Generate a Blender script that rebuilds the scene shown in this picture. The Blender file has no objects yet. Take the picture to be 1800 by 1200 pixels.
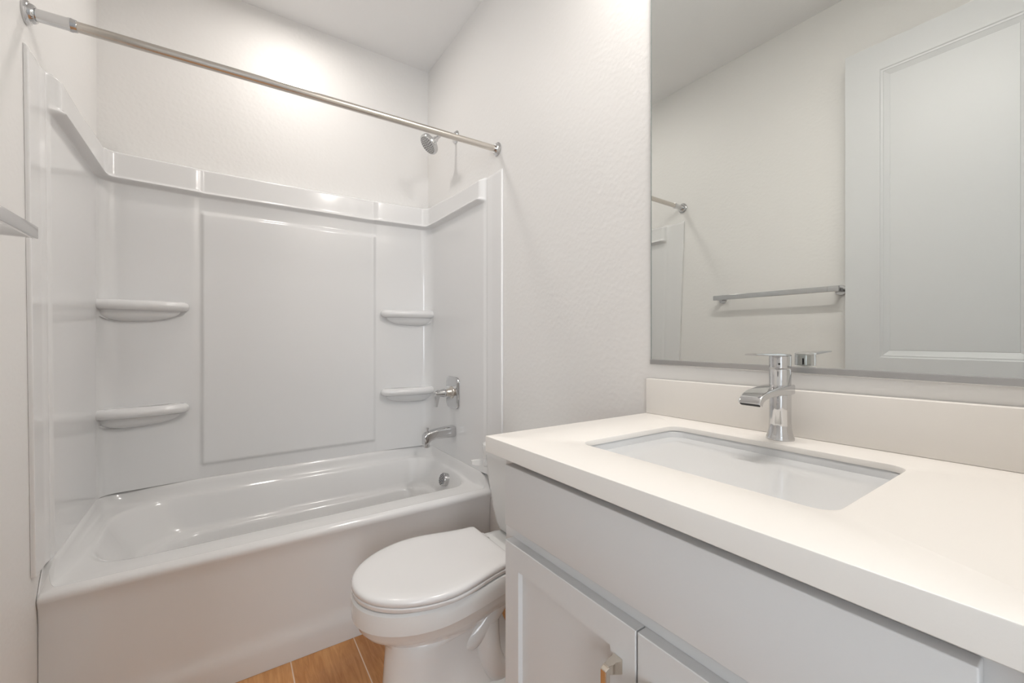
import bpy, bmesh, math, random
from mathutils import Vector, Matrix
random.seed(4)
PI = math.pi
SC = bpy.context.scene
COL = SC.collection

# ------------------------------------------------------------ camera, world, lights, exposure
W, H, YF = 1.47, 2.796, -2.47        # room width, ceiling height, doorway wall (interior face)
cam_d = bpy.data.cameras.new('camera')
cam = bpy.data.objects.new('camera', cam_d); COL.objects.link(cam)
cam.location = (0.4573, -2.3959, 1.1637)
cam.rotation_euler = (PI/2, 0, -0.6004)
cam_d.sensor_width = 36; cam_d.lens = 725.23/1800*36
cam_d.shift_y = -(600-592.44)/1800
cam_d.clip_start = 0.01
SC.camera = cam

wd = bpy.data.worlds.new('world'); SC.world = wd; wd.use_nodes = True
wd.node_tree.nodes['Background'].inputs[0].default_value = (0.75, 0.85, 1.0, 1)
wd.node_tree.nodes['Background'].inputs[1].default_value = 1.0

SC.view_settings.view_transform = 'Standard'
SC.view_settings.look = 'None'
SC.view_settings.gamma = 1
SC.view_settings.use_curve_mapping = False
SC.view_settings.exposure = 0.54

def area(name, loc, rot, sx, sy, power, color, shape='RECTANGLE'):
    l = bpy.data.lights.new(name, 'AREA'); l.shape = shape; l.size = sx
    if shape == 'RECTANGLE': l.size_y = sy
    l.energy = power; l.color = color
    o = bpy.data.objects.new(name, l); COL.objects.link(o)
    o.location = loc; o.rotation_euler = rot
    return o
TUB_LIGHT = (0.72, -0.41)
VAN_Y, VAN_Z = -2.0, 2.67
area('tub_downlight', (TUB_LIGHT[0], TUB_LIGHT[1], H-0.030), (0, 0, 0), 0.15, 0.15, 2.65, (1.0, 0.945, 0.895), 'DISK')
area('vanity_lamp', (W-0.190, VAN_Y, VAN_Z-0.040), (0, math.radians(6), 0), 0.055, 0.60, 8.8, (1.0, 0.95, 0.90))
area('bedroom_daylight', (-0.95, -5.36, 1.5), (PI/2, 0, 0), 1.5, 1.7, 15.0, (0.84, 0.92, 1.0))

# ------------------------------------------------------------ materials
def mat(name, col, rough=0.5, metal=0.0, bump=None, coat=0.0, spec=0.5, **kw):
    m = bpy.data.materials.new(name); m.use_nodes = True
    nt = m.node_tree; b = nt.nodes['Principled BSDF']
    b.inputs['Base Color'].default_value = (*col, 1)
    b.inputs['Roughness'].default_value = rough
    b.inputs['Metallic'].default_value = metal
    b.inputs['Specular IOR Level'].default_value = spec
    b.inputs['Coat Weight'].default_value = coat
    b.inputs['Coat Roughness'].default_value = 0.05
    tc = nt.nodes.new('ShaderNodeTexCoord')
    if bump:
        sc, st, det = bump
        n = nt.nodes.new('ShaderNodeTexNoise'); n.inputs['Scale'].default_value = sc
        n.inputs['Detail'].default_value = det
        nt.links.new(tc.outputs['Object'], n.inputs['Vector'])
        bp = nt.nodes.new('ShaderNodeBump'); bp.inputs['Strength'].default_value = st
        bp.inputs['Distance'].default_value = 0.004
        nt.links.new(n.outputs['Fac'], bp.inputs['Height'])
        nt.links.new(bp.outputs['Normal'], b.inputs['Normal'])
    return m

def wall_mat(name, col, st=0.35, rough=0.42):
    m = mat(name, col, rough)
    nt = m.node_tree; b = nt.nodes['Principled BSDF']
    tc = [n for n in nt.nodes if n.type == 'TEX_COORD'][0]
    n1 = nt.nodes.new('ShaderNodeTexNoise'); n1.inputs['Scale'].default_value = 55; n1.inputs['Detail'].default_value = 3
    v = nt.nodes.new('ShaderNodeTexVoronoi'); v.inputs['Scale'].default_value = 70; v.feature = 'SMOOTH_F1'
    n2 = nt.nodes.new('ShaderNodeTexNoise'); n2.inputs['Scale'].default_value = 9; n2.inputs['Detail'].default_value = 2
    for n in (n1, v, n2): nt.links.new(tc.outputs['Object'], n.inputs['Vector'])
    mx = nt.nodes.new('ShaderNodeMath'); mx.operation = 'MULTIPLY'
    nt.links.new(n1.outputs['Fac'], mx.inputs[0]); nt.links.new(v.outputs['Distance'], mx.inputs[1])
    ad = nt.nodes.new('ShaderNodeMath'); ad.operation = 'MULTIPLY_ADD'
    nt.links.new(mx.outputs[0], ad.inputs[0]); ad.inputs[1].default_value = 1.0
    nt.links.new(n2.outputs['Fac'], ad.inputs[2])
    bp = nt.nodes.new('ShaderNodeBump'); bp.inputs['Strength'].default_value = st; bp.inputs['Distance'].default_value = 0.003
    nt.links.new(ad.outputs[0], bp.inputs['Height']); nt.links.new(bp.outputs['Normal'], b.inputs['Normal'])
    return m

M_WALL = wall_mat('wall_paint', (0.83, 0.82, 0.805), 0.30, 0.50)
M_CEIL = wall_mat('ceiling_paint', (0.90, 0.90, 0.90), 0.2, 0.7)
M_ACRYL = mat('acrylic_white', (0.80, 0.80, 0.80), 0.13, bump=(9, 0.010, 0), spec=0.5)
M_TUB = mat('tub_enamel', (0.80, 0.795, 0.79), 0.12, bump=(8, 0.010, 0))
M_CERAM = mat('ceramic_white', (0.80, 0.80, 0.79), 0.07)
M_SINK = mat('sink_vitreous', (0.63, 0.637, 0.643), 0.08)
M_SEAT = mat('seat_plastic', (0.80, 0.79, 0.785), 0.16)
M_QUARTZ = mat('quartz_white', (0.83, 0.80, 0.76), 0.34, bump=(300, 0.02, 2))
M_CAB = mat('cabinet_paint', (0.665, 0.66, 0.655), 0.38, bump=(120, 0.03, 2))
M_DOORP = mat('door_paint', (0.69, 0.70, 0.71), 0.40, bump=(60, 0.03, 2))
M_CARPET = mat('bedroom_carpet', (0.50, 0.49, 0.48), 0.9, bump=(400, 0.4, 2))
M_TRIM = mat('trim_paint', (0.80, 0.79, 0.77), 0.4, bump=(60, 0.02, 2))
M_CHROME = mat('chrome', (0.64, 0.64, 0.645), 0.06, 1.0)
M_NICKEL = mat('brushed_nickel', (0.66, 0.62, 0.57), 0.22, 1.0, bump=(200, 0.02, 1))
M_PULL = mat('polished_nickel', (0.72, 0.66, 0.58), 0.14, 1.0)
M_MIRROR = mat('mirror_silver', (0.79, 0.81, 0.79), 0.0, 1.0)
M_RAIL = mat('satin_rail', (0.50, 0.50, 0.50), 0.32, 1.0)
M_EDGE = mat('mirror_edge', (0.22, 0.26, 0.25), 0.2)
M_DARK = mat('dark_gap', (0.015, 0.015, 0.015), 0.6)
M_RUBBER = mat('nozzle_rubber', (0.03, 0.03, 0.03), 0.6)
M_FACE = mat('spray_face', (0.62, 0.62, 0.62), 0.35)
M_CAULK = mat('caulk', (0.55, 0.53, 0.50), 0.5)

def emis(name, col, st):
    m = bpy.data.materials.new(name); m.use_nodes = True
    nt = m.node_tree; nt.nodes.clear()
    e = nt.nodes.new('ShaderNodeEmission'); e.inputs[0].default_value = (*col, 1); e.inputs[1].default_value = st
    o = nt.nodes.new('ShaderNodeOutputMaterial'); nt.links.new(e.outputs[0], o.inputs[0])
    return m
M_LAMP = emis('lamp_glow', (1.0, 0.92, 0.84), 7.0)
M_SKYP = emis('window_daylight', (0.9, 0.95, 1.0), 5.0)

def floor_mat():
    m = mat('wood_look_tile', (0.38, 0.18, 0.07), 0.34)
    nt = m.node_tree; b = nt.nodes['Principled BSDF']; L = nt.links
    tc = [n for n in nt.nodes if n.type == 'TEX_COORD'][0]
    mp = nt.nodes.new('ShaderNodeMapping'); L.new(tc.outputs['Object'], mp.inputs['Vector'])
    mp.inputs['Rotation'].default_value = (0, 0, PI/2)
    mp.inputs['Location'].default_value = (0.35, -0.854, 0)
    br = nt.nodes.new('ShaderNodeTexBrick'); L.new(mp.outputs[0], br.inputs['Vector'])
    br.inputs['Scale'].default_value = 1.0; br.inputs['Brick Width'].default_value = 1.2
    br.inputs['Row Height'].default_value = 0.2155; br.inputs['Mortar Size'].default_value = 0.0021
    br.inputs['Mortar Smooth'].default_value = 0.2; br.offset = 0.37; br.offset_frequency = 1
    br.inputs['Color1'].default_value = (0.40, 0.40, 0.40, 1); br.inputs['Color2'].default_value = (0.60, 0.60, 0.60, 1)
    # grain stretched along the plank (Y)
    mg = nt.nodes.new('ShaderNodeMapping'); L.new(tc.outputs['Object'], mg.inputs['Vector'])
    mg.inputs['Scale'].default_value = (26, 2.6, 1)
    ng = nt.nodes.new('ShaderNodeTexNoise'); ng.inputs['Scale'].default_value = 3.0; ng.inputs['Detail'].default_value = 7
    ng.inputs['Distortion'].default_value = 1.2
    L.new(mg.outputs[0], ng.inputs['Vector'])
    n2 = nt.nodes.new('ShaderNodeTexNoise'); n2.inputs['Scale'].default_value = 5; n2.inputs['Detail'].default_value = 3
    L.new(tc.outputs['Object'], n2.inputs['Vector'])
    ad = nt.nodes.new('ShaderNodeMath'); ad.operation = 'ADD'; L.new(ng.outputs['Fac'], ad.inputs[0]); L.new(n2.outputs['Fac'], ad.inputs[1])
    ad2 = nt.nodes.new('ShaderNodeMath'); ad2.operation = 'MULTIPLY_ADD'; L.new(ad.outputs[0], ad2.inputs[0]); ad2.inputs[1].default_value = 0.55
    sp = nt.nodes.new('ShaderNodeSeparateColor'); L.new(br.outputs['Color'], sp.inputs[0])
    s2 = nt.nodes.new('ShaderNodeMath'); s2.operation = 'SUBTRACT'; L.new(sp.outputs[0], s2.inputs[0]); s2.inputs[1].default_value = 0.5
    L.new(s2.outputs[0], ad2.inputs[2])
    cr = nt.nodes.new('ShaderNodeValToRGB'); L.new(ad2.outputs[0], cr.inputs[0])
    cr.color_ramp.elements[0].position = 0.30; cr.color_ramp.elements[0].color = (0.44, 0.18, 0.055, 1)
    cr.color_ramp.elements[1].position = 0.80; cr.color_ramp.elements[1].color = (0.78, 0.43, 0.19, 1)
    e = cr.color_ramp.elements.new(0.55); e.color = (0.62, 0.30, 0.11, 1)
    mx = nt.nodes.new('ShaderNodeMix'); mx.data_type = 'RGBA'
    L.new(br.outputs['Fac'], mx.inputs['Factor']); L.new(cr.outputs[0], mx.inputs[6]); mx.inputs[7].default_value = (0.78, 0.60, 0.47, 1)
    L.new(mx.outputs[2], b.inputs['Base Color'])
    bp = nt.nodes.new('ShaderNodeBump'); bp.inputs['Strength'].default_value = 0.25; bp.inputs['Distance'].default_value = 0.002
    L.new(ng.outputs['Fac'], bp.inputs['Height']); L.new(bp.outputs['Normal'], b.inputs['Normal'])
    return m
M_FLOOR = floor_mat()

# ------------------------------------------------------------ helpers
def mesh(name, V, F, m, parent=None, smooth=True, angle=35, bev=None, sub=0):
    me = bpy.data.meshes.new(name); me.from_pydata([tuple(v) for v in V], [], F); me.update()
    bm = bmesh.new(); bm.from_mesh(me)
    bmesh.ops.remove_doubles(bm, verts=bm.verts, dist=1e-6)
    bmesh.ops.recalc_face_normals(bm, faces=bm.faces)
    bm.to_mesh(me); bm.free()
    return finish(name, me, m, parent, smooth, angle, bev, sub)

def finish(name, me, m, parent=None, smooth=True, angle=35, bev=None, sub=0):
    me.materials.append(m)
    o = bpy.data.objects.new(name, me); COL.objects.link(o)
    if parent is not None:
        o.parent = parent
        o.matrix_parent_inverse = Matrix.Translation(-Vector(parent_world(parent)))
    if smooth:
        for p in me.polygons: p.use_smooth = True
        try: me.set_sharp_from_angle(angle=math.radians(angle))
        except Exception: pass
    if bev:
        b = o.modifiers.new('bevel', 'BEVEL'); b.width = bev; b.segments = 3; b.limit_method = 'ANGLE'; b.angle_limit = math.radians(40)
        b.harden_normals = False
    if sub:
        s = o.modifiers.new('sub', 'SUBSURF'); s.levels = sub; s.render_levels = sub
    return o

def parent_world(p):
    v = Vector((0, 0, 0))
    if p.type == 'EMPTY': v = Vector(p.location)
    # meshes carry world coordinates; only Empties have a location
    return v

def box(name, x0, x1, y0, y1, z0, z1, m, parent=None, bev=0.0, seg=3):
    bm = bmesh.new(); bmesh.ops.create_cube(bm, size=1)
    for v in bm.verts:
        v.co = Vector((x0 + (v.co.x+.5)*(x1-x0), y0 + (v.co.y+.5)*(y1-y0), z0 + (v.co.z+.5)*(z1-z0)))
    if bev > 0: bmesh.ops.bevel(bm, geom=bm.edges[:], offset=bev, segments=seg, profile=0.5, affect='EDGES')
    me = bpy.data.meshes.new(name); bm.to_mesh(me); bm.free()
    return finish(name, me, m, parent, bev > 0, 40)

def loft_data(rings, caps=(True, True)):
    n = len(rings[0]); V = []; F = []
    for r in rings: V += [Vector(p) for p in r]
    for i in range(len(rings)-1):
        a, b = i*n, (i+1)*n
        for j in range(n):
            k = (j+1) % n
            F.append((a+j, a+k, b+k, b+j))
    if caps[0]: F.append(tuple(range(n-1, -1, -1)))
    if caps[1]: F.append(tuple(range((len(rings)-1)*n, len(rings)*n)))
    return V, F
def loft(name, rings, m, parent=None, caps=(True, True), angle=35, **kw):
    V, F = loft_data(rings, caps)
    return mesh(name, V, F, m, parent, angle=angle, **kw)

def basis(d):
    d = Vector(d).normalized()
    a = Vector((0, 0, 1)) if abs(d.z) < 0.9 else Vector((1, 0, 0))
    u = d.cross(a).normalized(); v = d.cross(u).normalized()
    return d, u, v
def lathe(name, origin, axis, prof, m, parent=None, n=48, angle=35):
    """prof: list of (distance along axis, radius)"""
    d, u, v = basis(axis); o = Vector(origin); rings = []
    for t, r in prof:
        rings.append([o + d*t + (u*math.cos(2*PI*i/n) + v*math.sin(2*PI*i/n))*max(r, 1e-5) for i in range(n)])
    return loft(name, rings, m, parent, angle=angle)
def tube(name, pts, r, m, parent=None, n=20):
    pts = [Vector(p) for p in pts]; rings = []; up = None
    for i, p in enumerate(pts):
        t = (pts[min(i+1, len(pts)-1)] - pts[max(i-1, 0)]).normalized()
        if up is None: _, u, v = basis(t)
        else:
            u = (up - t*up.dot(t)).normalized(); v = t.cross(u)
        up = u; v = t.cross(u)
        rr = r[i] if isinstance(r, (list, tuple)) else r
        rings.append([p + (u*math.cos(2*PI*k/n) + v*math.sin(2*PI*k/n))*rr for k in range(n)])
    return loft(name, rings, m, parent)

def rrect(x0, x1, y0, y1, r, n=8, side=0):
    """counter-clockwise rounded rectangle in plan; `side` extra points per side; r may be 4 radii (x1y0, x1y1, x0y1, x0y0)"""
    R4 = r if isinstance(r, (list, tuple)) else (r,)*4
    cs = [(x1-R4[0], y0+R4[0], -PI/2, R4[0]), (x1-R4[1], y1-R4[1], 0, R4[1]), (x0+R4[2], y1-R4[2], PI/2, R4[2]), (x0+R4[3], y0+R4[3], PI, R4[3])]
    P = []
    for ci, (cx, cy, a0, rr) in enumerate(cs):
        for i in range(n+1):
            a = a0 + PI/2*i/n; P.append((cx+rr*math.cos(a), cy+rr*math.sin(a)))
        if side:
            nx = cs[(ci+1) % 4]; a = nx[2]
            q = (nx[0]+nx[3]*math.cos(a), nx[1]+nx[3]*math.sin(a)); p = P[-1]
            for k in range(1, side+1):
                t = k/(side+1); P.append((p[0]+(q[0]-p[0])*t, p[1]+(q[1]-p[1])*t))
    return P
def sm(a, b, x):
    t = min(1, max(0, (x-a)/(b-a))); return t*t*(3-2*t)

def empty(name, loc, label=None, cat=None, group=None):
    o = bpy.data.objects.new(name, None); COL.objects.link(o); o.location = loc
    o.empty_display_size = 0.05
    if label: o['label'] = label
    if cat: o['category'] = cat
    if group: o['group'] = group
    return o
def tag(o, label, cat, group=None):
    o['label'] = label; o['category'] = cat
    if group: o['group'] = group
    return o
def struct(o): o['kind'] = 'structure'; return o

# ------------------------------------------------------------ room shell
T = 0.12
struct(box('floor', -T, W+T, YF-T, T, -0.1, 0, M_FLOOR))
struct(box('ceiling', -T, W+T, YF-T, T, H, H+0.1, M_CEIL))
struct(box('wall_back', -T, W+T, 0, T, 0, H, M_WALL))
LW = 0.019       # the left wall steps in slightly towards the room
def left_wall():
    P = [(-T, YF-T), (LW, YF-T), (LW, -0.80), (0, 0), (-T, 0)]
    return loft('wall_left', [[(x, y, z) for x, y in P] for z in (0, H)], M_WALL, angle=1)
struct(left_wall())
def skew(x, y):
    """shift a point near the left wall so that it follows the wall"""
    return x + LW*min(1.0, -y/0.80)*max(0.0, 1-x/(0.5*W))
struct(box('wall_right', W, W+T, YF-T, 0, 0, H, M_WALL))
# doorway wall (behind the camera): opening x .10-.90, z to 2.46
DX0, DX1, DZ = 0.13, 0.90, 2.475
def front_wall():
    V = []; F = []
    def q(x0, x1, z0, z1):
        b = len(V)
        for y in (YF-T, YF):
            V.extend([(x0, y, z0), (x1, y, z0), (x1, y, z1), (x0, y, z1)])
        F.extend([(b, b+1, b+2, b+3), (b+4, b+7, b+6, b+5), (b, b+4, b+5, b+1), (b+1, b+5, b+6, b+2), (b+2, b+6, b+7, b+3), (b+3, b+7, b+4, b)])
    q(0, DX0, 0, H); q(DX1, W, 0, H); q(DX0, DX1, DZ, H)
    return mesh('wall_front', V, F, M_WALL, smooth=False)
struct(front_wall())
# jamb lining of the doorway
def jamb():
    x0, x1, z1 = DX0, DX1, DZ
    t = 0.018
    ring_o = [(x0, 0), (x0, z1), (x1, z1), (x1, 0)]
    ring_i = [(x0+t, 0), (x0+t, z1-t), (x1-t, z1-t), (x1-t, 0)]
    V = []; F = []
    for y in (YF-T-0.005, YF+0.005):
        V += [(x, y, z) for x, z in ring_o] + [(x, y, z) for x, z in ring_i]
    for k in range(3):
        F += [(k, k+1, k+5, k+4), (8+k, 8+k+4, 8+k+5, 8+k+1), (k+4, k+5, k+13, k+12), (k, k+8, k+9, k+1)]
    F += [(0, 4, 12, 8), (3, 11, 15, 7)]
    return mesh('trim_1', V, F, M_TRIM, smooth=False)
struct(jamb())
# adjoining bedroom seen only by its light
BY = -5.45
struct(box('floor_bedroom', -2.4, 2.4, BY, YF-T, -0.1, 0, M_CARPET))
struct(box('ceiling_bedroom', -2.4, 2.4, BY, YF-T, H, H+0.1, M_CEIL))
struct(box('wall_bedroom_left', -2.5, -2.4, BY, YF-T, 0, H, M_WALL))
struct(box('wall_bedroom_right', 2.4, 2.5, BY, YF-T, 0, H, M_WALL))
struct(box('wall_bedroom_near_left', -2.4, -T, YF-T-0.1, YF-T, 0, H, M_WALL))
struct(box('wall_bedroom_near_right', W+T, 2.4, YF-T-0.1, YF-T, 0, H, M_WALL))
struct(box('wall_bedroom_far', -2.5, 2.5, BY-0.1, BY, 0, H, M_WALL))
wp = struct(box('window_1', -1.7, -0.2, BY, BY+0.03, 0.65, 2.35, M_SKYP))
wf = []
for (a, b_, c, d) in ((-1.77, -1.7, 0.58, 2.42), (-0.2, -0.13, 0.58, 2.42), (-0.97, -0.93, 0.65, 2.35)):
    box('window_frame', a, b_, BY, BY+0.05, c, d, M_TRIM, wp)
for (c, d) in ((0.58, 0.65), (2.35, 2.42)):
    box('window_frame', -1.7, -0.2, BY, BY+0.05, c, d, M_TRIM, wp)
struct(box('trim_2', LW+0.0005, 0.13, -2.469, -2.357, 0, 2.475, M_TRIM, bev=0.002))
# baseboards
struct(box('baseboard_right', W-0.014, W, -1.655, -0.86, 0, 0.10, M_TRIM, bev=0.003))
struct(box('baseboard_left', LW, LW+0.014, -2.350, -0.86, 0, 0.10, M_TRIM, bev=0.003))

# ------------------------------------------------------------ tub surround (one moulded shell following three walls)
def chaikin(P, it=2, q=0.25):
    for _ in range(it):
        N = [P[0]]
        for a, b in zip(P, P[1:]):
            a, b = Vector(a), Vector(b)
            N += [a.lerp(b, q), a.lerp(b, 1-q)]
        N.append(P[-1]); P = [Vector(p) for p in N]
    return P
def surround():
    half = [(0.0005, -0.847), (0.0090, -0.847), (0.0097, -0.8466), (0.010, -0.8460), (0.010, -0.83), (0.010, -0.74), (0.0105, -0.725), (0.0165, -0.705), (0.017, -0.69), (0.017, -0.40), (0.017, -0.22), (0.018, -0.124), (0.0205, -0.1055), (0.0275, -0.0885), (0.0385, -0.0745),
            (0.0530, -0.0655), (0.0680, -0.0610), (0.0850, -0.0595), (0.100, -0.0585), (0.20, -0.050), (0.318, -0.040), (0.335, -0.036), (0.345, -0.034), (0.365, -0.033)]
    P = [Vector((x, y)) for x, y in half] + [Vector((W-x, y)) for x, y in reversed(half)]
    P = chaikin(P, 2)
    # resample
    S = [0]
    for a, b in zip(P, P[1:]): S.append(S[-1] + (b-a).length)
    Ltot = S[-1]
    def at(s):
        import bisect
        i = min(max(bisect.bisect_right(S, s)-1, 0), len(P)-2)
        t = (s-S[i])/max(1e-9, S[i+1]-S[i]); return P[i].lerp(P[i+1], t)
    ss = [0, 0.002, 0.005, 0.008, 0.011, 0.014, 0.018]
    s = 0.022
    while s < Ltot-0.022:
        ss.append(s); p = at(s)
        near = (abs(p.y+0.705) < 0.03) or (p.y > -0.14 and p.x < 0.12) or (p.y > -0.14 and p.x > W-0.12) or 0.30 < p.x < 0.40 or 1.09 < p.x < 1.17
        s += 0.004 if near else 0.02
    ss += [Ltot-v for v in reversed([0, 0.002, 0.005, 0.008, 0.011, 0.014, 0.018])]
    zs = []
    def rng(a, b, st):
        n = max(1, round((b-a)/st)); zs.extend([a+(b-a)*i/n for i in range(n)])
    rng(0.519, 0.56, 0.01); rng(0.56, 0.61, 0.004); rng(0.61, 1.70, 0.03); rng(1.70, 1.76, 0.004); rng(1.76, 1.79, 0.006)
    rng(1.79, 1.832, 0.0025); rng(1.832, 1.90, 0.012); rng(1.90, 1.94, 0.0025); zs.append(1.94)
    cen = []
    V = []
    for s in ss:
        p = at(s); t = (at(min(s+0.004, Ltot)) - at(max(s-0.004, 0))).normalized()
        n = Vector((t.y, -t.x))       # into the room
        side = p.y < -0.12
        wband = sm(-0.722, -0.690, p.y)                      # the top band fades out at the front columns
        flange = 1 - sm(-0.728, -0.700, p.y)
        xc = p.x
        centre = sm(0.343, 0.362, xc)*(1-sm(1.124, 1.143, xc)) if not side else 0
        edge = min(s, Ltot-s)
        ew = sm(0.0, 0.02, edge)
        for z in zs:
            off = 0.0
            # a shallow rib where side field meets front column
            rib = math.exp(-((p.y+0.735)/0.012)**2)*0.003 if side else 0
            off += rib*(1-wband)
            # raised centre panel with rounded top and bottom
            if centre > 0:
                off += 0.012*centre*sm(0.572, 0.592, z)*(1-sm(1.722, 1.745, z))
            # projecting top band, thinner over the centre
            b = 0.022*wband*(1 - 0.25*centre)
            bs = sm(1.801, 1.816, z)
            lip = math.exp(-((z-1.817)/0.006)**2)*0.0095*wband
            off += b*bs + lip
            # upper field leans out slightly under the band
            top = 1.936 if not side else 1.936 - 0.016*sm(0.16, 0.5, -p.y)
            zz = z if z < 1.83 else 1.83 + (z-1.83)*(top-1.83)/(1.94-1.83)
            # roll back to the wall at the top
            k = sm(top-0.020, top, zz)
            q = p + n*off
            # wall point
            if side: wallp = Vector((0.0005 if p.x < 0.7 else W-0.0005, q.y))
            else:
                wallp = Vector((min(max(q.x, 0.0005), W-0.0005), -0.0005))
                if q.x < 0.09: wallp = Vector((0.0005, q.y)).lerp(wallp, sm(0.02, 0.09, q.x))
                if q.x > W-0.09: wallp = Vector((W-0.0005, q.y)).lerp(Vector((q.x, -0.0005)), sm(0.02, 0.09, W-q.x))
            if z == zs[-1]: q = wallp
            else: q = q.lerp(wallp, 0.45*k*k)
            yl = q.y
            if p.x < 0.5:
                yl = q.y*(1 - sm(0.12, 0.5, -q.y)*(1-(0.757+(zz-0.5)*0.039)/0.847))
            V.append((skew(q.x, yl), yl, zz))
    nz = len(zs); F = []
    for i in range(len(ss)-1):
        for j in range(nz-1):
            a = i*nz+j; F.append((a, a+nz, a+nz+1, a+1))
    return mesh('tub_surround', V, F, M_ACRYL, angle=60)
sur = surround()
tag(sur, 'glossy white moulded three-wall bath surround above the tub', 'tub surround')

def corner_shelf(mirror, zt):
    # plan outline, left version: along side wall -> straight front -> along back
    A = (0.022, -0.145); B = (0.300, -0.050)
    front = [(0.016, -0.112), (0.045, -0.122), (0.120, -0.124), (0.210, -0.112), (0.280, -0.092), (0.299, -0.076), (0.298, -0.056), (0.282, -0.036)]
    fr = chaikin([Vector(p) for p in front], 2)
    back = [Vector((0.15, -0.03)), Vector((0.05, -0.03)), Vector((0.012, -0.06)), Vector((0.012, -0.11))]
    out = fr + back
    c = Vector((0.10, -0.050))
    th = 0.041
    prof = []   # (z offset, scale towards corner)
    r = th/2
    for a in range(0, 10):
        an = PI/2 - PI*a/9
        prof.append((-r + r*math.sin(an), r*math.cos(an)))
    rings = []
    def ring(z, grow, scale):
        R = []
        for i, p in enumerate(out):
            q = Vector(p)
            if i < len(fr):
                a = out[max(i-1, 0)]; b = out[min(i+1, len(fr)-1)]
                t = (Vector(b)-Vector(a)).normalized(); n = Vector((t.y, -t.x))
                q = q + n*(grow-r*0.4)
            q = c + (q-c)*scale
            x = q.x if not mirror else W-q.x
            R.append((x, q.y, z))
        return R
    rings.append(ring(zt-0.001, -0.03, 1.0))
    for dz, g in prof: rings.append(ring(zt+dz, g, 1.0))
    rings.append(ring(zt-th-0.003, -0.012, 1.0))
    for k in range(1, 8):
        f = k/7*math.radians(80)
        rings.append(ring(zt-th-0.003-0.045*math.sin(f), -0.012, math.cos(f)))
    return loft('shelf', rings, M_ACRYL, sur, angle=50)
for mir in (False, True):
    for zt in (1.318, 0.872): corner_shelf(mir, zt)

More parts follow.
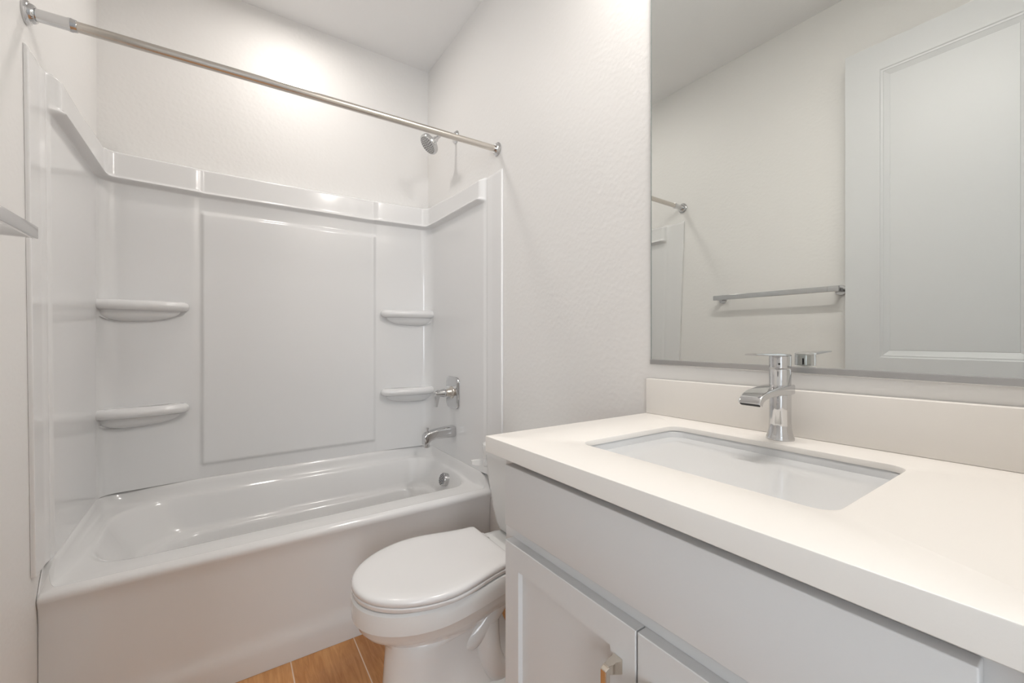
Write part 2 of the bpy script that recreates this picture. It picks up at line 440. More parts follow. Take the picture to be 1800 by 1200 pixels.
# ------------------------------------------------------------ bathtub
def bathtub():
    N, SD = 10, 14
    rings = []
    def ring(x0, x1, y0, y1, r, zf, zo, lo=None):
        R = []
        for x, y in rrect(x0, x1, y0, y1, r, N, SD):
            w = sm(-0.715, -0.675, y)
            if lo: w = sm(lo[0], lo[1], y)
            dy = (0.002 - 0.029*x/W)*sm(0.40, 0.70, -y)
            R.append((skew(x, y+dy), y+dy, zf + (zo-zf)*w))
        return R
    e = 0.0004
    XR = W-e
    # underside inside, then the apron
    rings.append(ring(0.03, W-0.03, -0.70, -0.03, .01, 0.004, 0.004))
    rings.append(ring(e, XR, -0.717, -e, .003, 0.001, 0.001))
    rings.append(ring(e, XR, -0.718, -e, .003, 0.060, 0.060))
    rings.append(ring(e, XR, -0.7165, -e, .003, 0.078, 0.078))
    rings.append(ring(e, XR, -0.7125, -e, .003, 0.096, 0.096))
    rings.append(ring(e, XR, -0.7085, -e, .003, 0.112, 0.112))
    rings.append(ring(e, XR, -0.707, -e, .003, 0.135, 0.135))
    rings.append(ring(e, XR, -0.707, -e, .003, 0.25, 0.25))
    rings.append(ring(e, XR, -0.711, -e, .006, 0.37, 0.40))
    rings.append(ring(e, XR, -0.716, -e, .006, 0.408, 0.45))
    rings.append(ring(e, XR, -0.722, -e, .006, 0.424, 0.50))
    rings.append(ring(e, XR, -0.7245, -e, .006, 0.434, 0.516))
    rings.append(ring(e+.001, XR-.001, -0.7225, -e-.001, .006, 0.444, 0.518))
    rings.append(ring(e+.004, XR-.004, -0.7165, -e-.004, .006, 0.4505, 0.5185))
    # wall flange steps in, the cove drops down to the deck
    cr = (.02, .07, .07, .02)
    rings.append(ring(0.019, W-0.019, -0.708, -0.042, cr, 0.4525, 0.5185))
    rings.append(ring(0.022, W-0.021, -0.700, -0.046, cr, 0.4525, 0.515, (-0.705, -0.63)))
    rings.append(ring(0.026, W-0.024, -0.692, -0.050, cr, 0.4525, 0.498, (-0.70, -0.60)))
    rings.append(ring(0.034, W-0.028, -0.680, -0.055, (.03, .08, .09, .03), 0.4525, 0.479, (-0.69, -0.58)))
    rings.append(ring(0.044, W-0.031, -0.660, -0.060, (.04, .09, .11, .05), 0.4520, 0.468, (-0.67, -0.50)))
    # deck and rolled edge of the opening
    rr = (.10, .12, .18, .13)
    rings.append(ring(0.060, W-0.034, -0.612, -0.064, rr, 0.4515, 0.462, (-0.60, -0.45)))
    rings.append(ring(0.068, W-0.038, -0.600, -0.070, rr, 0.4490, 0.459, (-0.59, -0.45)))
    rings.append(ring(0.074, W-0.042, -0.593, -0.075, rr, 0.4430, 0.452, (-0.59, -0.45)))
    rings.append(ring(0.080, W-0.045, -0.588, -0.079, rr, 0.4330, 0.441, (-0.59, -0.45)))
    rr = (.10, .12, .17, .12)
    rings.append(ring(0.110, W-0.062, -0.576, -0.094, rr, 0.385, 0.385))
    rings.append(ring(0.140, W-0.077, -0.564, -0.108, rr, 0.340, 0.340))
    # ledge
    rings.append(ring(0.148, W-0.080, -0.560, -0.112, rr, 0.329, 0.329))
    rings.append(ring(0.158, W-0.086, -0.555, -0.118, rr, 0.322, 0.322))
    rings.append(ring(0.190, W-0.100, -0.545, -0.134, rr, 0.318, 0.318))
    rings.append(ring(0.200, W-0.107, -0.540, -0.142, rr, 0.313, 0.313))
    rings.append(ring(0.206, W-0.111, -0.537, -0.147, rr, 0.302, 0.302))
    rings.append(ring(0.240, W-0.135, -0.515, -0.170, rr, 0.180, 0.180))
    rings.append(ring(0.260, W-0.150, -0.500, -0.185, rr, 0.125, 0.125))
    rings.append(ring(0.290, W-0.175, -0.480, -0.205, rr, 0.105, 0.105))
    rings.append(ring(0.400, W-0.260, -0.420, -0.270, .05, 0.100, 0.100))
    return loft('bathtub', rings, M_TUB, caps=(True, True), angle=50)
tub = bathtub()
tag(tub, 'glossy white alcove bathtub with plain apron on the wood floor', 'bathtub')
# overflow cover on the plumbing end and drain
OV = Vector((W-0.064, -0.378, 0.405))
ovd = Vector((-0.94, 0, 0.30)).normalized()
ov = lathe('overflow_cover', OV - ovd*0.012, ovd, [(-0.012, 0.034), (0.026, 0.034), (0.030, 0.0325), (0.032, 0.030), (0.0322, 0.0)], M_CHROME, tub, 48)
ov['label'] = 'chrome overflow cover with slanted slots'
def slots():
    d, u, v = basis(ovd); V = []; F = []
    # in-plane axes: horizontal y and up
    yv = Vector((0, 1, 0)); zv = d.cross(yv).normalized()
    if zv.z < 0: zv = -zv
    a = math.radians(-32); du = yv*math.cos(a)+zv*math.sin(a); dv = -yv*math.sin(a)+zv*math.cos(a)
    for k in range(-3, 4):
        c = OV - ovd*0.012 + d*0.0318 + dv*k*0.0078
        hl = math.sqrt(max(0, 0.029**2-(k*0.0078)**2)); hw = 0.0017
        b = len(V)
        for dz in (0, 0.0012):
            for sx, sy in ((-1, -1), (1, -1), (1, 1), (-1, 1)): V.append(c + du*hl*sx + dv*hw*sy + d*dz)
        F.extend([(b, b+1, b+2, b+3), (b+4, b+7, b+6, b+5)] + [(b+i, b+4+i, b+4+(i+1) % 4, b+(i+1) % 4) for i in range(4)])
    return mesh('slot_grille', V, F, M_DARK, ov, smooth=False)
slots()
lathe('drain', (W-0.27, -0.345, 0.094), (0, 0, 1), [(0, 0.036), (0.009, 0.036), (0.011, 0.030), (0.010, 0.02), (0.016, 0.018), (0.018, 0.0)], M_CHROME, tub)

# ------------------------------------------------------------ tub valve, spout, shower
XS = W-0.018      # surround face on the plumbing wall
VY, VZ = -0.388, 0.868
vt = empty('shower_valve', (XS, VY, VZ), 'chrome tub valve with rounded rectangular plate and lever, above the tub spout', 'valve')
def plate_rings():
    R = []
    for t, s in ((0.0, 0), (0.006, 0), (0.010, -0.0015), (0.013, -0.006), (0.014, -0.012)):
        R.append([(XS-t, y, z) for y, z in rrect(VY-0.070-s*1, VY+0.070+s*1, VZ-0.084-s, VZ+0.084+s, 0.028, 8)])
    return R
loft('wall_plate', plate_rings(), M_CHROME, vt)
lathe('valve_stem', (XS-0.012, VY, VZ), (-1, 0, 0), [(0, 0.034), (0.004, 0.033), (0.010, 0.024), (0.028, 0.020), (0.034, 0.0185), (0.040, 0.0185)], M_NICKEL, vt)
hub = lathe('lever_handle', (XS-0.050, VY, VZ), (-1, 0, 0), [(0, 0.021), (0.004, 0.023), (0.012, 0.022), (0.035, 0.0165), (0.052, 0.0150), (0.058, 0.0140), (0.060, 0.0)], M_CHROME, vt)
def lever_blade():
    rings = []
    for z, t0, t1, hw in ((VZ+0.018, 0.046, 0.062, 0.012), (VZ+0.016, 0.042, 0.064, 0.014), (VZ, 0.044, 0.067, 0.0145), (VZ-0.03, 0.052, 0.069, 0.0135), (VZ-0.065, 0.060, 0.071, 0.0130), (VZ-0.069, 0.061, 0.070, 0.0120)):
        rings.append([(XS-0.05-t, y, z) for t, y in ((t0, VY-hw), (t1-0.002, VY-hw), (t1, VY-hw+0.003), (t1, VY+hw-0.003), (t1-0.002, VY+hw), (t0, VY+hw))])
    for r in rings: pass
    rings = [[(x+0.012, y, z) for x, y, z in r] for r in rings]
    return loft('lever_blade', rings, M_CHROME, hub, angle=30)
lever_blade()

sp = empty('tub_spout', (XS, -0.388, 0.655), 'chrome tub spout with diverter pull, below the valve at the tub end', 'tub spout')
def spout_body():
    y0 = -0.388; rings = []
    # along -x; squarish section that droops at the nose
    for t, zt, zb, hw in ((0.0, 0.688, 0.634, 0.027), (0.004, 0.690, 0.632, 0.028), (0.05, 0.688, 0.633, 0.0265), (0.11, 0.682, 0.634, 0.0245), (0.135, 0.678, 0.628, 0.024), (0.150, 0.674, 0.615, 0.0235), (0.166, 0.668, 0.608, 0.023), (0.172, 0.660, 0.606, 0.021)):
        rings.append([(XS-t, y, z) for y, z in rrect(y0-hw, y0+hw, zb, zt, 0.011, 5)])
    return loft('spout_body', rings, M_CHROME, sp, angle=30)
sb = spout_body()
lathe('aerator', (XS-0.156, -0.388, 0.612), (0, 0, -1), [(0, 0.016), (0.016, 0.016), (0.017, 0.013), (0.010, 0.0)], M_CHROME, sp)
lathe('diverter_pull', (XS-0.150, -0.388, 0.668), (0, 0, 1), [(0, 0.004), (0.018, 0.004), (0.019, 0.0065), (0.027, 0.0065), (0.028, 0.0)], M_CHROME, sp, 20)

sh = empty('wall_shower', (W, -0.383, 2.245), 'round chrome shower head on a bent arm at the tub end', 'shower head')
lathe('wall_flange', (W, -0.383, 2.245), (-1, 0, 0), [(0, 0.034), (0.003, 0.034), (0.007, 0.031), (0.012, 0.024), (0.014, 0.012), (0.014, 0.0)], M_CHROME, sh)
arm = [(W-0.002, -0.383, 2.245), (W-0.05, -0.383, 2.247), (W-0.075, -0.383, 2.243), (W-0.092, -0.383, 2.233), (W-0.105, -0.383, 2.219), (W-0.118, -0.383, 2.204)]
tube('shower_arm', arm, 0.0095, M_CHROME, sh)
hd = Vector((-0.72, 0.03, -0.69)).normalized()
ho = Vector((W-0.116, -0.383, 2.206))
hb = lathe('spray_head', ho, hd, [(0, 0.010), (0.002, 0.014), (0.012, 0.0155), (0.022, 0.014), (0.026, 0.016), (0.032, 0.028), (0.040, 0.046), (0.047, 0.0535), (0.060, 0.0550), (0.064, 0.0530), (0.0655, 0.049), (0.0650, 0.0)], M_CHROME, sh)
lathe('spray_face', ho + hd*0.0645, hd, [(0, 0.048), (0.0018, 0.047), (0.0022, 0.044), (0.0022, 0.0)], M_FACE, hb)
def nozzles():
    d, u, v = basis(hd); V = []; F = []
    c0 = ho + hd*0.0662
    pts = []
    for r, n in ((0.007, 5), (0.016, 9), (0.025, 14), (0.034, 18), (0.042, 24)):
        for i in range(n): a = 2*PI*(i+0.5*(n % 4))/n; pts.append((r*math.cos(a), r*math.sin(a)))
    for px, py in pts:
        b = len(V); c = c0 + u*px + v*py
        for dz, rr in ((0, 0.0026), (0.0022, 0.0019)):
            for k in range(6): V.append(c + d*dz + (u*math.cos(k*PI/3)+v*math.sin(k*PI/3))*rr)
        for k in range(6): F.append((b+k, b+(k+1) % 6, b+6+(k+1) % 6, b+6+k))
        F.append(tuple(b+6+k for k in range(6)))
    o = mesh('nozzles', V, F, M_RUBBER, hb, smooth=False)
    o['kind'] = 'stuff'
    return o
nozzles()
lathe('spray_selector', ho + hd*0.056 + Vector((0.01, -0.052, -0.012)), (0.2, -0.9, -0.4), [(0, 0.006), (0.010, 0.005), (0.011, 0.0)], M_CHROME, hb, 16)

# ------------------------------------------------------------ shower curtain rod
RL = Vector((LW, -0.798, 2.008)); RR = Vector((W, -0.802, 2.022))
rd = (RR-RL).normalized()
rod = empty('shower_curtain_rod', RL.lerp(RR, 0.5), 'long straight chrome shower curtain rod spanning the tub opening', 'curtain rod')
fl = [(0.0005, 0.030), (0.005, 0.0305), (0.008, 0.028), (0.010, 0.024), (0.016, 0.023), (0.020, 0.020), (0.021, 0.0)]
lathe('wall_flange', RL, (1, 0, 0), fl, M_CHROME, rod)
lathe('wall_flange', RR, (-1, 0, 0), fl, M_CHROME, rod)
lathe('end_collar', RL+rd*0.018, rd, [(0, 0.0155), (0.060, 0.0160), (0.063, 0.0172), (0.068, 0.0172), (0.071, 0.0160), (0.078, 0.0152), (0.079, 0.013)], M_CHROME, rod)
lathe('rod_tube', RL+rd*0.080, rd, [(0, 0.0135), ((RR-RL).length-0.100, 0.0135)], M_NICKEL, rod)

# ------------------------------------------------------------ toilet
TY = -1.150
toi = empty('toilet', (1.10, TY, 0), 'white two-piece toilet with closed elongated lid between tub and vanity', 'toilet')
def egg(xt, xb, hw, hb, n=56, xm=None, p=2.0):
    """plan outline: tip at xt, square-ish back at xb, half width hw (max) and hb at the back corners"""
    if xm is None: xm = xt + (xb-xt)*0.50
    P = []
    half = []
    k = n//2
    for i in range(k+1):
        t = i/k
        if t <= 0.55:
            a = t/0.55*PI/2
            half.append((xm-(xm-xt)*math.cos(a)**(2/p*1.0), hw*math.sin(a)**(2/p)))
        elif t <= 0.88:
            s = (t-0.55)/0.33
            half.append((xm + (xb-0.02-xm)*s, hw + (hb+0.012-hw)*(s*s*(3-2*s)*0.75 + s*0.25)))
        else:
            s = (t-0.88)/0.12; a = s*PI/2
            half.append((xb-0.02+0.02*math.sin(a), hb*(1) + 0.012*math.cos(a) if s < 0.999 else hb))
    return [(x, TY+y) for x, y in half] + [(x, TY-y) for x, y in reversed(half[1:])]
def scl(P, s, c):
    return [(c[0]+(x-c[0])*s, c[1]+(y-c[1])*s) for x, y in P]
def zr(P, z): return [(x, y, z) for x, y in P]
# lid
lidp = lambda g: egg(0.752-g, 1.228+g*0.6, 0.187+g, 0.132+g)
seatz = 0.408
def stack(name, specs, m, parent, angle=40):
    return loft(name, [zr(lidp(g), z) for z, g in specs], m, parent, angle=angle)
stack('seat', [(seatz, -0.012), (seatz, -0.004), (seatz+0.003, -0.001), (seatz+0.012, 0.0), (seatz+0.015, -0.002)], M_SEAT, toi)
lid = stack('lid', [(seatz+0.016, -0.010), (seatz+0.016, -0.003), (seatz+0.0175, 0.0), (seatz+0.027, 0.001), (seatz+0.032, -0.001), (seatz+0.0355, -0.006), (seatz+0.0375, -0.016), (seatz+0.0385, -0.035), (seatz+0.0375, -0.06), (seatz+0.0365, -0.10), (seatz+0.0365, -0.125)], M_SEAT, toi, 60)
for s in (-1, 1):
    lathe('hinge', (1.238, TY+s*0.075-0.02, seatz+0.012), (0, 1, 0), [(0, 0.009), (0.001, 0.011), (0.039, 0.011), (0.04, 0.009)], M_SEAT, toi, 20)
# bowl
def bowl():
    R = []
    # (z, tip x, back x, half width, back half width)
    S = [(0.0, 0.835, 1.38, 0.118, 0.100), (0.002, 0.826, 1.385, 0.124, 0.106), (0.030, 0.828, 1.385, 0.122, 0.104), (0.038, 0.838, 1.36, 0.104, 0.075),
         (0.12, 0.842, 1.28, 0.100, 0.045), (0.20, 0.848, 1.24, 0.096, 0.045), (0.232, 0.848, 1.23, 0.098, 0.048),
         (0.248, 0.838, 1.23, 0.106, 0.060), (0.268, 0.812, 1.24, 0.120, 0.080), (0.290, 0.785, 1.26, 0.142, 0.095), (0.312, 0.768, 1.28, 0.156, 0.105),
         (0.334, 0.761, 1.30, 0.162, 0.110), (0.3375, 0.759, 1.305, 0.165, 0.112), (0.341, 0.752, 1.31, 0.173, 0.116), (0.375, 0.750, 1.33, 0.178, 0.120),
         (0.396, 0.751, 1.335, 0.178, 0.122), (0.403, 0.756, 1.335, 0.174, 0.120), (0.405, 0.765, 1.33, 0.165, 0.112)]
    for z, a, b, w, hb in S: R.append(zr(egg(a, b, w, hb, xm=a+0.23*(1 if z > 0.24 else 0.55)), z))
    return loft('bowl', R, M_CERAM, toi, angle=32)
bowl()
# trapway bulges on each flank of the pedestal
for s in (-1, 1):
    pts = [(0.98, TY+s*0.005, 0.21), (1.03, TY+s*0.028, 0.180), (1.08, TY+s*0.042, 0.170), (1.13, TY+s*0.050, 0.190), (1.18, TY+s*0.054, 0.240), (1.24, TY+s*0.052, 0.300), (1.30, TY+s*0.05, 0.330)]
    P = chaikin([Vector(p) for p in pts], 2)
    tube('trapway', P, 0.040, M_CERAM, toi, 24)
    pts = [(1.17, TY+s*0.050, 0.22), (1.165, TY+s*0.060, 0.15), (1.175, TY+s*0.064, 0.09), (1.20, TY+s*0.062, 0.045), (1.25, TY+s*0.05, 0.02)]
    P = chaikin([Vector(p) for p in pts], 2)
    tube('trapway', P, 0.044, M_CERAM, toi, 24)
    # foot and bolt cap
    lathe('bolt_cap', (1.115, TY+s*0.105, 0.020), (0, 0, 1), [(0, 0.017), (0.016, 0.0165), (0.025, 0.013), (0.029, 0.006), (0.030, 0)], M_CERAM, toi, 24)
loft('foot', [zr(egg(0.90, 1.40, w, w*0.85, xm=1.1), z) for z, w in ((0.0, 0.128), (0.018, 0.130), (0.026, 0.124), (0.028, 0.11))], M_CERAM, toi)
# shelf that carries the tank
loft('tank_deck', [[(x, y, z) for x, y in rrect(1.225-g, 1.45, TY-0.115-g, TY+0.115+g, 0.03, 5)] for z, g in ((0.33, -0.02), (0.36, -0.004), (0.395, 0.0), (0.408, -0.001), (0.414, -0.008))], M_CERAM, toi)
# tank
def tank():
    R = []
    for z, xf, hw, r in ((0.416, 1.335, 0.112, 0.03), (0.419, 1.325, 0.124, 0.04), (0.428, 1.316, 0.136, 0.05), (0.450, 1.311, 0.148, 0.055), (0.50, 1.306, 0.163, 0.050), (0.58, 1.301, 0.178, 0.050), (0.65, 1.297, 0.190, 0.050), (0.703, 1.294, 0.197, 0.050)):
        R.append([(x, y, z) for x, y in rrect(xf, 1.455, TY-hw, TY+hw, (0.01, 0.01, r, r), 8)])
    return loft('tank', R, M_CERAM, toi)
tk = tank()
loft('tank_lid', [[(x, y, z) for x, y in rrect(1.282-g, 1.462, TY-0.206-g, TY+0.206+g, (0.012, 0.012, 0.06, 0.06), 8)] for z, g in ((0.7035, -0.006), (0.706, 0), (0.732, 0.002), (0.740, 0), (0.745, -0.006), (0.747, -0.02))], M_CERAM, toi)
lv = lathe('flush_lever', (1.318, TY+0.165, 0.662), (-0.8, 0.6, 0), [(0, 0.017), (0.022, 0.017), (0.026, 0.014), (0.027, 0)], M_CERAM, tk, 24)
loft('lever_arm', [[(x, TY+o+d, 0.662+e) for d, e in ((-a, b), (a, b), (a, -b), (-a, -b))] for x, o, a, b in ((1.318, 0.176, 0.006, 0.012), (1.296, 0.186, 0.006, 0.012), (1.268, 0.202, 0.006, 0.010), (1.258, 0.210, 0.005, 0.007))], M_CERAM, lv)

# ------------------------------------------------------------ vanity
CXF, CY1, CY0, CZ, CT = 0.912, -1.630, YF+0.003, 0.9454, 0.034
HX0, HX1, HY0, HY1 = 1.035, 1.350, -2.212, -1.790
def countertop():
    N, S_ = 8, 0
    o = lambda g, z: [(x, y, z) for x, y in rrect(CXF+g, W-0.0015, CY0, CY1-g, 0.0015, N)]
    h = lambda g, z: [(x, y, z) for x, y in rrect(HX0-g, HX1+g, HY0-g, HY1+g, 0.028, N)]
    zb, zt = CZ-CT, CZ
    zh = zt-0.011
    rings = [h(0, zh), h(0.045, zh), h(0.050, zb), o(0.001, zb), o(0, zb+0.001), o(0, zt-0.002), o(0.0006, zt-0.0006), o(0.002, zt), h(0.002, zt), h(0.0006, zt-0.0006), h(0, zt-0.002), h(0, zh)]
    return loft('countertop', rings, M_QUARTZ, caps=(False, False), angle=40)
ct = countertop()
tag(ct, 'white quartz vanity countertop with rectangular sink cut-out', 'countertop')
bs = box('backsplash', W-0.0205, W-0.0005, CY0, CY1-0.002, CZ+0.0003, 1.0445, M_QUARTZ, None, 0.0015)
tag(bs, 'low white quartz backsplash strip behind the faucet, under the mirror', 'backsplash')
def sink():
    N = 10; R = []
    def r(g, z, rad): return [(x, y, z) for x, y in rrect(HX0-g, HX1+g, HY0-g, HY1+g, rad, N)]
    zt = CZ-0.0115
    R += [r(0.012, zt-0.014, 0.03), r(0.030, zt-0.012, 0.04), r(0.030, zt, 0.04), r(0.002, zt, 0.030), r(0.000, zt-0.004, 0.032), r(-0.004, zt-0.03, 0.036)]
    R += [[(x, y, z) for x, y in rrect(HX0+g, HX1-g, HY0+g*0.8+0.085*min(1, (zt-z)/0.17), HY1-g*0.8-0.085*min(1, (zt-z)/0.17), rad, N)] for g, z, rad in ((0.006, zt-0.145, 0.030), (0.014, zt-0.165, 0.035), (0.035, zt-0.178, 0.035), (0.06, zt-0.182, 0.03), (0.13, zt-0.186, 0.01))]
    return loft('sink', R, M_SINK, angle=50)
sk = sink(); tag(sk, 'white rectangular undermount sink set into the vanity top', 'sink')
lathe('drain', (1.1925, -2.0, CZ-0.0115-0.1885), (0, 0, 1), [(0, 0.024), (0.003, 0.024), (0.005, 0.021), (0.004, 0.016), (0.008, 0.015), (0.009, 0)], M_CHROME, sk)

CX = 0.945; CBY0, CBY1, CBZ = -2.405, -1.662, CZ-CT-0.0005
van = empty('vanity_cabinet', (1.2, -2.03, 0), 'light grey painted vanity cabinet with shaker doors under the countertop', 'cabinet')
box('side_panel', CX+0.018, W-0.002, CBY1-0.016, CBY1, 0.0, CBZ, M_CAB, van, 0.001)
box('side_panel', CX+0.018, W-0.002, CBY0, CBY0+0.016, 0.0, CBZ, M_CAB, van, 0.001)
box('cabinet_floor', CX+0.02, W-0.003, CBY0+0.017, CBY1-0.017, 0.10, 0.116, M_CAB, van)
box('toe_kick', CX+0.06, CX+0.075, CBY0+0.017, CBY1-0.017, 0.0, 0.099, M_CAB, van)
def face_frame():
    V = []; F = []
    ys = [CBY0, CBY0+0.038, CBY1-0.038, CBY1]; zs = [0.10, 0.135, 0.725, 0.765, 0.875, CBZ]
    def q(y0, y1, z0, z1):
        b = len(V)
        for x in (CX, CX+0.018): V.extend([(x, y0, z0), (x, y1, z0), (x, y1, z1), (x, y0, z1)])
        F.extend([(b, b+1, b+2, b+3), (b+4, b+7, b+6, b+5), (b, b+4, b+5, b+1), (b+1, b+5, b+6, b+2), (b+2, b+6, b+7, b+3), (b+3, b+7, b+4, b)])
    q(ys[0], ys[1], zs[0], zs[5]); q(ys[2], ys[3], zs[0], zs[5])
    q(ys[1], ys[2], zs[0], zs[1]); q(ys[1], ys[2], zs[2], zs[3]); q(ys[1], ys[2], zs[4], zs[5])
    return mesh('face_frame', V, F, M_CAB, van, smooth=False)
face_frame()
FX = 0.925
DY1, DYM, DY0 = -1.688, -2.0195, -2.338
box('drawer_front', FX, CX-0.0005, DY0, DY1, 0.773, 0.8955, M_CAB, van, 0.0015)
def shaker(y0, y1, z0, z1):
    """door slab with a recessed panel; outline rings on the front"""
    fw = 0.047
    R = []
    def r(g, x): return [(x, a, b) for a, b in ((y0+g, z0+g), (y1-g, z0+g), (y1-g, z1-g), (y0+g, z1-g))]
    R = [r(0, CX-0.0005), r(0, FX+0.0012), r(0.0012, FX), r(fw-0.0005, FX), r(fw, FX+0.0008), r(fw+0.0015, FX+0.009)]
    V, F = loft_data(R, (True, True))
    return mesh('door', V, F, M_CAB, van, smooth=False)
dl = shaker(DYM+0.0015, DY1, 0.118, 0.743)
dr = shaker(DY0, DYM-0.0015, 0.118, 0.743)
def pull(door, y):
    z1, z0 = 0.690, 0.562
    R = []
    # bar with squared flared feet
    V = []; F = []
    def hexa(a, b):
        i = len(V); V.extend(a); V.extend(b)
        F.extend([(i, i+1, i+2, i+3), (i+4, i+7, i+6, i+5)] + [(i+k, i+4+k, i+4+(k+1) % 4, i+(k+1) % 4) for k in range(4)])
    for zc, s in ((z1-0.011, 1), (z0+0.011, -1)):
        hexa([(FX, y-0.0085, zc-0.011), (FX, y+0.0085, zc-0.011), (FX, y+0.0085, zc+0.011), (FX, y-0.0085, zc+0.011)],
             [(FX-0.026, y-0.0045, zc-0.006+s*0.003), (FX-0.026, y+0.0045, zc-0.006+s*0.003), (FX-0.026, y+0.0045, zc+0.006+s*0.003), (FX-0.026, y-0.0045, zc+0.006+s*0.003)])
    hexa([(FX-0.024, y-0.006, z0+0.003), (FX-0.024, y+0.006, z0+0.003), (FX-0.024, y+0.006, z1-0.003), (FX-0.024, y-0.006, z1-0.003)],
         [(FX-0.032, y-0.005, z0+0.006), (FX-0.032, y+0.005, z0+0.006), (FX-0.032, y+0.005, z1-0.006), (FX-0.032, y-0.005, z1-0.006)])
    o = mesh('handle', V, F, M_PULL, door, smooth=False, bev=0.0012); o['label'] = 'polished nickel bar pull'
    return o
pull(dl, DYM+0.0325); pull(dr, DYM-0.0325)

# ------------------------------------------------------------ faucet
FXC, FYC = 1.402, -2.003
fa = empty('bathroom_faucet', (FXC, FYC, CZ), 'chrome single-handle bathroom faucet behind the sink', 'faucet')
lathe('body', (FXC, FYC, CZ+0.0002), (0, 0, 1), [(0, 0.0255), (0.003, 0.0255), (0.006, 0.0243), (0.013, 0.0222), (0.022, 0.0205), (0.034, 0.0196), (0.060, 0.0195), (0.144, 0.0195), (0.145, 0.0188), (0.146, 0.0)], M_CHROME, fa, 64)
def spout():
    rings = []; z0 = CZ
    # (x offset towards basin, centre z, half thickness, half width, tilt)
    prof = [(-0.024, 0.103, 0.009, 0.0165, 0), (-0.021, 0.103, 0.010, 0.0195, 0), (0.0, 0.103, 0.0105, 0.0212, 0), (0.03, 0.1035, 0.0095, 0.0208, 2), (0.060, 0.103, 0.0080, 0.0205, 6),
            (0.090, 0.1005, 0.0072, 0.0205, 10), (0.105, 0.0978, 0.0068, 0.0205, 20), (0.116, 0.0935, 0.0068, 0.0205, 40), (0.122, 0.0885, 0.0068, 0.0205, 60), (0.1255, 0.0825, 0.0066, 0.0202, 66)]
    for dx, cz, ht, hw, tl in prof:
        a = math.radians(tl); up = Vector((-math.sin(a), 0, math.cos(a)))   # local 'up' of the section
        c = Vector((FXC-dx, FYC, z0+cz))
        sec = rrect(-hw, hw, -ht, ht, min(0.003, ht*0.5), 3)
        rings.append([c + Vector((0, 1, 0))*u + up*v for u, v in sec])
    o = loft('spout', rings, M_CHROME, fa, angle=35)
    # dark mouth
    a = math.radians(66); d = Vector((-math.cos(a), 0, -math.sin(a))); up = Vector((-math.sin(a), 0, math.cos(a)))
    c = Vector((FXC-0.1255, FYC, z0+0.0825)) + d*0.0004
    V = [c + Vector((0, 1, 0))*u + up*v + d*w for w in (0, 0.0006) for u, v in rrect(-0.0175, 0.0175, -0.0045, 0.0045, 0.002, 3)]
    n = len(V)//2
    F = [tuple(range(n, 2*n)), tuple(range(n-1, -1, -1))] + [(i, (i+1) % n, n+(i+1) % n, n+i) for i in range(n)]
    m_ = mesh('mouth', V, F, M_DARK, o, smooth=False); m_['label'] = 'dark slot outlet'
spout()
def handle():
    h = lathe('handle', (FXC, FYC, CZ+0.1475), (0, 0, 1), [(0, 0.0188), (0.001, 0.0197), (0.022, 0.0197), (0.0245, 0.0192), (0.0253, 0.018), (0.0255, 0)], M_CHROME, fa, 64)
    rings = []
    for dx, z, t, hw in ((-0.0185, 0.1725, 0.0015, 0.010), (-0.012, 0.1735, 0.0018, 0.0165), (0.0, 0.1745, 0.002, 0.0195), (0.03, 0.1755, 0.0030, 0.0165), (0.07, 0.1765, 0.0024, 0.0135), (0.115, 0.1775, 0.0016, 0.0115), (0.124, 0.1777, 0.0012, 0.0105)):
        c = Vector((FXC-dx, FYC, CZ+z))
        rings.append([c + Vector((0, u, v)) for u, v in rrect(-hw, hw, -t, t, t*0.8, 3)])
    loft('lever', rings, M_CHROME, h, angle=35)
    lathe('set_screw', (FXC-0.0185, FYC-0.006, CZ+0.1565), (-0.95, -0.3, 0), [(0, 0.0020), (0.0006, 0.0020), (0.0007, 0)], M_DARK, h, 12)
handle()

# the vanity stands a touch out of level, rising towards the doorway
def out_of_level(o):
    if o.type == 'MESH':
        for v in o.data.vertices:
            k = min(1.0, v.co.z/0.90)
            v.co.z += k*(0.0165*(-(v.co.y+1.63)) + 0.0065*(W-0.02-v.co.x)/0.54)
    for c in o.children: out_of_level(c)
for o in (ct, sk, van): out_of_level(o)
for v in bs.data.vertices: v.co.z += 0.0165*(-(v.co.y+1.63))
fa.location.z += 0.0071
# ------------------------------------------------------------ mirror
MY1, MY0, MZ0, MZ1 = -1.640, YF+0.02, 1.098, 2.44
mir = box('wall_mirror', W-0.0065, W-0.0015, MY0, MY1, MZ0, MZ1, M_MIRROR)
tag(mir, 'large frameless wall mirror above the vanity, with a chrome bottom rail', 'mirror')
box('glass_edge', W-0.0068, W-0.0010, MY1, MY1+0.0022, MZ0, MZ1, M_EDGE, mir)
def jrail():
    V = []; F = []
    sec = [(W-0.0005, 1.086), (W-0.0080, 1.086), (W-0.0090, 1.0875), (W-0.0090, 1.0990), (W-0.0083, 1.1005), (W-0.0075, 1.1005), (W-0.0070, 1.097), (W-0.0005, 1.097)]
    rings = [[(x, y, z) for x, z in sec] for y in (MY0, MY1+0.003)]
    return loft('bottom_rail', rings, M_RAIL, mir, angle=20)
jrail()

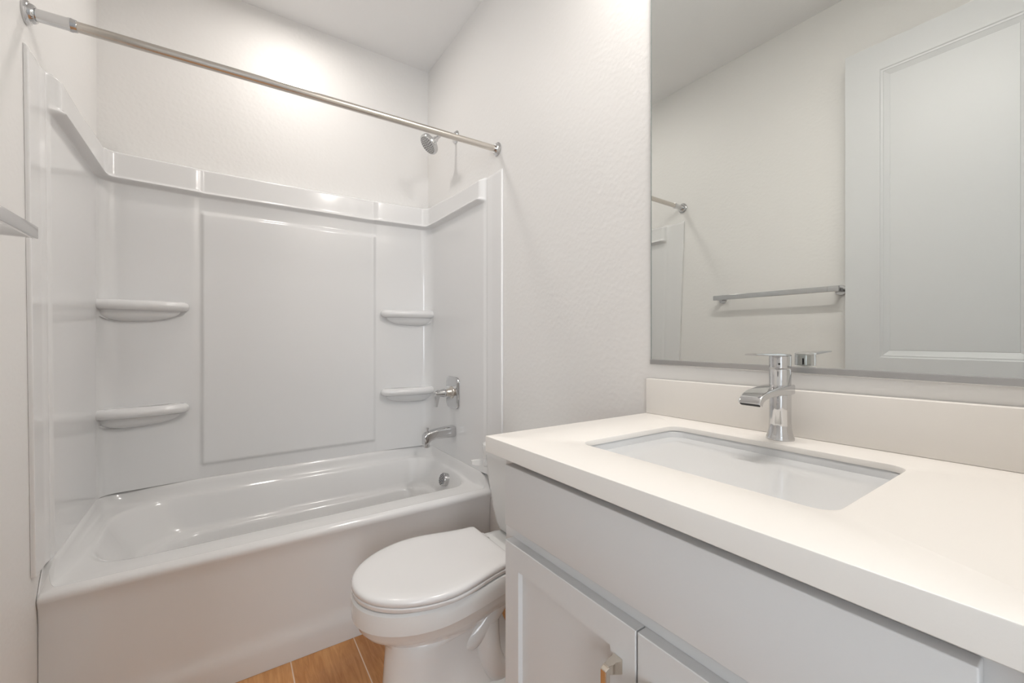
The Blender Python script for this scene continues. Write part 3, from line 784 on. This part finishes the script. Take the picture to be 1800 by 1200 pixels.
# ------------------------------------------------------------ towel bar on the left wall
tb = empty('towel_bar', (LW, -1.36, 1.395), 'flat chrome towel bar mounted on the left wall beside the door', 'towel bar')
TB0, TB1, TX = -1.665, -1.052, 0.104
loft('bar', [[(TX+u, y, 1.3935+v) for u, v in rrect(-0.0055+g, 0.0055-g, -0.0135+g, 0.0135-g, 0.002, 3)] for y, g in ((TB0, 0.002), (TB0+0.002, 0), (TB0+0.045, 0), (TB0+0.0455, 0.0008), (TB0+0.0465, 0.0008), (TB0+0.047, 0), (TB1-0.012, 0), (TB1-0.004, 0.0), (TB1, 0.003))], M_CHROME, tb, angle=35)
for y, s in ((TB0+0.018, 1), (TB1-0.014, -1)):
    loft('post', [[(x, y+u, 1.3915+v) for u, v in rrect(-a, a, -b, b, 0.004, 3)] for x, a, b in ((LW+0.010, 0.010, 0.011), (0.05, 0.009, 0.011), (TX-0.003, 0.010, 0.0115))], M_CHROME, tb)
    lathe('rosette', (LW+0.0003, y, 1.3915), (1, 0, 0), [(0, 0.025), (0.008, 0.025), (0.011, 0.023), (0.012, 0.012), (0.0125, 0)], M_CHROME, tb)

# ------------------------------------------------------------ open door lying against the left wall (seen in the mirror)
DXA, DXB = 0.085, 0.120
DYA, DYB = -2.352, -1.692
def panel_door():
    V = []; F = []
    z0, z1 = 0.012, 2.452
    pans = [(1.075, 2.335), (0.16, 0.90)]
    py0, py1 = DYA+0.116, DYB-0.122
    def grid(face_x, s):
        ys = [DYA, py0, py1, DYB]; zs = [z0, pans[1][0], pans[1][1], pans[0][0], pans[0][1], z1]
        for i in range(3):
            for j in range(5):
                if i == 1 and j in (1, 3): 
                    ya, yb, za, zb = ys[1], ys[2], zs[j], zs[j+1]
                    prev = None
                    for g, dx in ((0, 0), (0.004, 0.003), (0.010, 0.0035), (0.013, 0.0055), (0.032, 0.013), (0.033, 0.0115), (0.034, 0.0115)):
                        b = len(V); x = face_x - s*dx
                        V.extend([(x, ya+g, za+g), (x, yb-g, za+g), (x, yb-g, zb-g), (x, ya+g, zb-g)])
                        if prev is not None:
                            for k in range(4): F.append((prev+k, prev+(k+1) % 4, b+(k+1) % 4, b+k))
                        prev = b
                    F.append((prev, prev+1, prev+2, prev+3))
                else:
                    b = len(V); V.extend([(face_x, ys[i], zs[j]), (face_x, ys[i+1], zs[j]), (face_x, ys[i+1], zs[j+1]), (face_x, ys[i], zs[j+1])])
                    F.append((b, b+1, b+2, b+3))
    grid(DXB, 1); grid(DXA, -1)
    ys = [DYA, py0, py1, DYB]; zs = [z0, pans[1][0], pans[1][1], pans[0][0], pans[0][1], z1]
    for j in range(5):
        for y in (DYA, DYB):
            b = len(V); V.extend([(DXA, y, zs[j]), (DXB, y, zs[j]), (DXB, y, zs[j+1]), (DXA, y, zs[j+1])]); F.append((b, b+1, b+2, b+3))
    for i in range(3):
        for z in (z0, z1):
            b = len(V); V.extend([(DXA, ys[i], z), (DXB, ys[i], z), (DXB, ys[i+1], z), (DXA, ys[i+1], z)]); F.append((b, b+1, b+2, b+3))
    return mesh('door_1', V, F, M_DOORP, smooth=False)
door = struct(panel_door())
for s, x in ((1, DXB), (-1, DXA)):
    lathe('door_handle', (x, DYB-0.065, 0.98), (s, 0, 0), [(0, 0.026), (0.006, 0.026), (0.010, 0.012), (0.030, 0.011), (0.036, 0.020), (0.048, 0.024), (0.058, 0.020), (0.061, 0)], M_NICKEL, door)

# ------------------------------------------------------------ lamps (above the frame, they light the room)
cl = empty('disc_ceiling_light', (TUB_LIGHT[0], TUB_LIGHT[1], H), 'round flat white disc light on the ceiling above the tub', 'ceiling light')
lathe('trim_ring', (TUB_LIGHT[0], TUB_LIGHT[1], H-0.0005), (0, 0, -1), [(0, 0.095), (0.010, 0.095), (0.020, 0.088), (0.020, 0.078), (0.004, 0.077)], M_TRIM, cl)
lathe('diffuser', (TUB_LIGHT[0], TUB_LIGHT[1], H-0.005), (0, 0, -1), [(0, 0.076), (0.016, 0.076), (0.018, 0.072), (0.018, 0)], M_LAMP, cl)
vl = empty('vanity_light_bar', (W, VAN_Y, VAN_Z), 'long chrome vanity light bar on the wall above the mirror', 'wall light')
box('backplate', W-0.022, W-0.0005, VAN_Y-0.10, VAN_Y+0.10, VAN_Z-0.05, VAN_Z+0.06, M_CHROME, vl, 0.003)
box('housing', W-0.222, W-0.021, VAN_Y-0.31, VAN_Y+0.31, VAN_Z-0.005, VAN_Z+0.045, M_CHROME, vl, 0.003)
box('diffuser', W-0.218, W-0.162, VAN_Y-0.30, VAN_Y+0.30, VAN_Z-0.035, VAN_Z-0.0055, M_LAMP, vl, 0.004)
